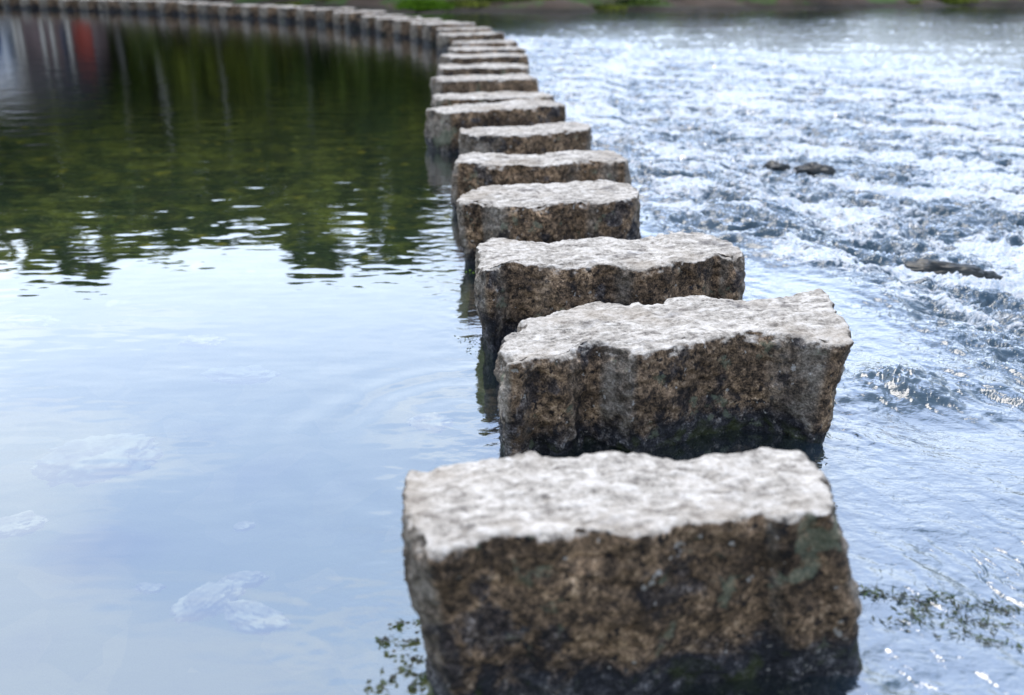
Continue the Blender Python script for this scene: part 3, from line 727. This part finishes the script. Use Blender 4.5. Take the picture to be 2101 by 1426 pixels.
# bushes along the bank
def bush(seed, mat):
    rg = np.random.default_rng(seed); cent = []
    for k in range(26):
        c = rg.normal(0, .5, 3) * (1.3, .8, .5) + (0, 0, .9); c[2] = abs(c[2])
        q = rg.normal(size=(90, 3)); q /= np.linalg.norm(q, axis=1)[:, None]
        cent.append(c + q * .38)
    v, f = leaf_quads(np.vstack(cent), .10, rg); v[:, 2] = np.maximum(v[:, 2], 0)
    return mesh_np('bush', v, f, mat, smooth=False)
bp = [bush(1, M_LEAF), bush(2, M_LEAF2)]
for i in range(40):
    kd = i % 2
    o = bp[kd] if i < 2 else bp[kd].copy()
    if i >= 2: COL.objects.link(o)
    px = 235 + i * 50; sx = (px - 1050.5) / (FPX * cos(PITCH)); y = 44
    back = rng.uniform(3, 5.5)
    for _ in range(8): y = float(shore(np.array([sx * y]))[0]) + back
    x = sx * y; sc = rng.uniform(.9, 1.7)
    o.location = (x, y, ground_z(x, y)); o.scale = (sc, sc, sc * rng.uniform(.8, 1.4)); o.rotation_euler = (0, 0, rng.uniform(0, 6))
    tag(o, ['dark bush under the trees on the far bank', 'olive bush under the trees on the far bank'][kd], 'bush', 'bushes along the far bank')
rg = np.random.default_rng(77); nw = 52000
wx_ = rg.uniform(-75, 75, nw); k_ = fbm2(wx_ * .12, wx_ * 0, 5, 3)
wy_ = shore(wx_) + rg.uniform(17, 24, nw)
wz_ = rg.uniform(0, 1, nw) * (8.2 + 3 * k_ - 5.5 * sst(wx_, -3, 5)) + .8
v, f = leaf_quads(np.c_[wx_, wy_, wz_], .42, rg)
tag(mesh_np('far_wood', v, f, M_LEAF, smooth=False), 'dense dark wood behind the single trees of the far bank', 'woodland', kind='stuff')
# grass tufts at the water's edge
def tuft(seed, n, wx, wy, hgt, mat):
    rg = np.random.default_rng(seed); vs = []
    c = np.c_[rg.normal(0, wx, n), rg.normal(0, wy, n), np.zeros(n)]
    d = rg.normal(size=(n, 3)) * .45 + (0, 0, 1); d /= np.linalg.norm(d, axis=1)[:, None]
    L = (hgt * rg.uniform(.5, 1.1, n))[:, None]
    sd_ = np.cross(d, (0, 1, 0)) * .012
    drop = np.c_[d[:, :2] * .5, -np.full(n, .25)] * L
    v = np.stack([c - sd_, c + sd_, c + d * L * .6 + sd_ * .7, c + d * L * .6 - sd_ * .7], 1)
    v2 = np.stack([c + d * L * .6 - sd_ * .7, c + d * L * .6 + sd_ * .7, c + d * L + drop * .5, c + d * L + drop * .5 - sd_ * .1], 1)
    v = np.vstack([v.reshape(-1, 3), v2.reshape(-1, 3)])
    return mesh_np('grass_tuft', v, np.arange(len(v)).reshape(-1, 4), mat, smooth=False)
for (px, py, n, wx, hg, lab, sd0) in [(868, 18, 2600, .34, .42, 'bright green grass tuft at the water edge behind the bend of the stones', 1),
                                  (925, 10, 500, .3, .25, 'thin dark grass tuft right of the bright one on the far bank', 2),
                                  (1010, 12, 500, .45, .16, 'low grass clump on the brown far bank above the bend', 3),
                                  (1620, 4, 500, .5, .16, 'green clump on the far bank above the right-hand rapids', 4)]:
    o = tuft(sd0, n, wx, .18, hg, M_GRASS if sd0 == 1 else M_LEAF2); x, y = P(px, py, .0); o.location = (x, y + .35, max(-.03, ground_z(x, y + .35)))
    tag(o, lab, 'grass tuft', 'grass tufts on the far bank')
TL = ['dry yellowish grass tuft on the far bank', 'dull green grass tuft on the far bank']
t2 = [tuft(21, 500, .5, .25, .35, M_LEAF2), tuft(22, 500, .5, .25, .3, M_LEAF)]
for i in range(26):
    o = t2[i % 2] if i < 2 else t2[i % 2].copy()
    if i >= 2: COL.objects.link(o)
    x = -9 + i * 1.25 + rng.uniform(-.6, .6); y = float(shore(np.array([x]))[0]) + rng.uniform(.2, 2.4)
    o.location = (x, y, ground_z(x, y) + .0); k = rng.uniform(.5, 1.3); o.scale = (k, k, k)
    tag(o, TL[i % 2], 'grass tuft', 'grass tufts scattered along the far bank')
for i, (px, py, sz, lab) in enumerate([(1060, 10, (.9, .4, .28), 'long brown bank rock by the low grass clump'), (1240, 8, (.8, .4, .25), 'rounded brown rock on the far bank right of the bend'),
                                  (1420, 6, (1.1, .5, .3), 'wide brown rock on the far bank over the rapids'), (770, 8, (.7, .4, .22), 'dark rock on the far bank left of the bright grass'),
                                  (2040, 1, (1.0, .5, .35), 'pale brown rock on the far bank near the right corner')]):
    o = rock('bank_rock', sz, 400 + i, M_BARK, 4, rough=.3); x, y = P(px, py, .05); o.location = (x, y + .6, .05)
    tag(o, lab, 'rock', 'rocks on the far bank')

# ------------------------------------------------------------------ buildings mirrored at the upper left of the pool
def box(x0, x1, y0, y1, z0, z1):
    v = np.array([(x, y, z) for z in (z0, z1) for x, y in ((x0, y0), (x1, y0), (x1, y1), (x0, y1))], float)
    return v, np.array([(0, 3, 2, 1), (4, 5, 6, 7), (0, 1, 5, 4), (1, 2, 6, 5), (2, 3, 7, 6), (3, 0, 4, 7)])
def bx(name, args, mat, parent):
    v, f = merge([box(*a) for a in args]); return mesh_np(name, v, f, mat, parent, smooth=False)
yb = 47.2
gx = lambda px: (px - 1050.5) / 2140 * yb
e = empty('boathouse', (gx(112), yb, ground_z(gx(112), yb)))
w0, w1 = gx(36) - gx(112), gx(194) - gx(112)
bx('wall', [(w0, w1, 0, 4, 0, 2.3)], M_PINK, e)
dr = bx('door', [(gx(150) - gx(112), gx(188) - gx(112), -.06, -.003, .02, 2.1)], M_RED, e); dr['label'] = 'tall red door'
bx('handle', [(gx(154) - gx(112), gx(156) - gx(112), -.12, -.063, .95, 1.15)], M_PALE, dr)
for a, mt, nm in ((37, M_PALE, 'post'), (48, M_PALE, 'post'), (92, M_PALE, 'post'), (112, M_PALE, 'post'), (146, M_PALE, 'post')):
    bx(nm, [(gx(a) - gx(112), gx(a + 6) - gx(112), -.5, -.35, 0, 2.25)], mt, e)
fr_ = bx('window', [(gx(124) - gx(112), gx(142) - gx(112), -.05, -.003, .8, 1.8)], M_BLUE, e)
bx('pane', [(gx(127) - gx(112), gx(139) - gx(112), -.06, -.053, .9, 1.7)], M_GLASS, fr_)
rv = np.array([(w0 - .3, -.8, 2.25), (w1 + .3, -.8, 2.25), (w1 + .3, 4.5, 2.25), (w0 - .3, 4.5, 2.25), (w0 + .3, 1.9, 4.6), (w1 - .3, 1.9, 4.6)])
me = bpy.data.meshes.new('roof'); me.from_pydata([tuple(p) for p in rv], [], [(0, 1, 5, 4), (1, 2, 5), (2, 3, 4, 5), (3, 0, 4), (3, 2, 1, 0)]); me.materials.append(M_SLATE)
ro = bpy.data.objects.new('roof', me); COL.objects.link(ro); ro.parent = e
tag(e, 'pinkish boathouse with red door and dark roof mirrored in the pool at upper left', 'building')
e = empty('white_house', (gx(-60), yb + 2, ground_z(gx(-60), yb + 2)))
w0, w1 = -2.6, 2.1
bx('wall', [(w0, w1, 0, 5, 0, 3.4)], M_WHITE, e)
for k in (-1.7, .6):
    fr_ = bx('window', [(k, k + .9, -.05, -.003, 1.1, 2.4)], M_BLUE, e); bx('pane', [(k + .08, k + .82, -.06, -.053, 1.18, 2.32)], M_GLASS, fr_)
bx('door', [(-.5, .3, -.05, -.003, .02, 2.1)], M_BLUE, e)
me = bpy.data.meshes.new('roof'); rv = [(w0 - .3, -.4, 3.4), (w1 + .3, -.4, 3.4), (w1 + .3, 5.4, 3.4), (w0 - .3, 5.4, 3.4), (w0 - .3, 2.5, 5.2), (w1 + .3, 2.5, 5.2)]
me.from_pydata(rv, [], [(0, 1, 5, 4), (1, 2, 5), (2, 3, 4, 5), (3, 0, 4), (3, 2, 1, 0)]); me.materials.append(M_SLATE)
ro = bpy.data.objects.new('roof', me); COL.objects.link(ro); ro.parent = e
tag(e, 'white house with blue door beside the boathouse, mirrored at the left picture edge', 'building')

# ------------------------------------------------------------------ floating weed
def weed(name, spots, n, size, seed, mat, lab, spread=(.05, .05), asp=.8):
    rg = np.random.default_rng(seed); cent = []
    ox, oy = P(*spots[0])
    for (px, py) in spots:
        x, y = P(px, py)
        m = rg.integers(n // 2, n)
        cent.append(np.c_[x - ox + rg.normal(0, spread[0], m), y - oy + rg.normal(0, spread[1], m), rg.uniform(.001, .008, m)])
    cent = np.vstack(cent)
    hw, _, _, _, _ = water_height(cent[:, 0] + ox, cent[:, 1] + oy); cent[:, 2] += hw
    v, f = leaf_quads(cent, size, rg, 1.5, asp)
    if len(spots) > 5:
        c2 = cent[rg.integers(0, len(cent), len(cent) // 3)]; v_, f_ = leaf_quads(c2, size * 3.2, rg, 1.5, .045)
        v, f = merge([(v, f), (v_, f_)]); cent = np.vstack([cent, c2])
    v[:, 2] = np.repeat(cent[:, 2], 4) + (v[:, 2] - np.repeat(cent[:, 2], 4)) * .35
    o = mesh_np(name, v, f, mat, smooth=False); o.location = (ox, oy, 0)
    return tag(o, lab, 'water weed', 'floating water weed', 'stuff')
weed('water_weed', [(815, 1283), (790, 1318), (845, 1320), (820, 1345), (835, 1372), (800, 1395), (860, 1352), (870, 1388), (875, 1300), (850, 1410), (862, 1280), (770, 1415)], 16, .0075, 1, M_WEED, 'dark green floating weed scraps at the left foot of the nearest stone', (.012, .010))
weed('water_weed', [(968, 700), (975, 712), (955, 695), (965, 720), (985, 728)], 14, .005, 2, M_WEED, 'tiny dark weed scraps at the left foot of the third stone', (.018, .02))
weed('water_weed', [(965, 556), (972, 560)], 9, .006, 3, M_GRASS, 'single bright green sprig at the left foot of the fourth stone', (.01, .02))
weed('water_weed', [(1790, 1205), (1820, 1215), (1850, 1222), (1900, 1215), (1950, 1212), (1990, 1225), (2050, 1212), (2090, 1225), (1880, 1250), (1940, 1268), (2000, 1285), (2060, 1300), (1850, 1265), (1920, 1240), (1985, 1250), (2095, 1260), (2030, 1260)], 26, .011, 4, M_WEED, 'strand of dark trailing weed in the water right of the nearest stone', (.035, .010), .28)
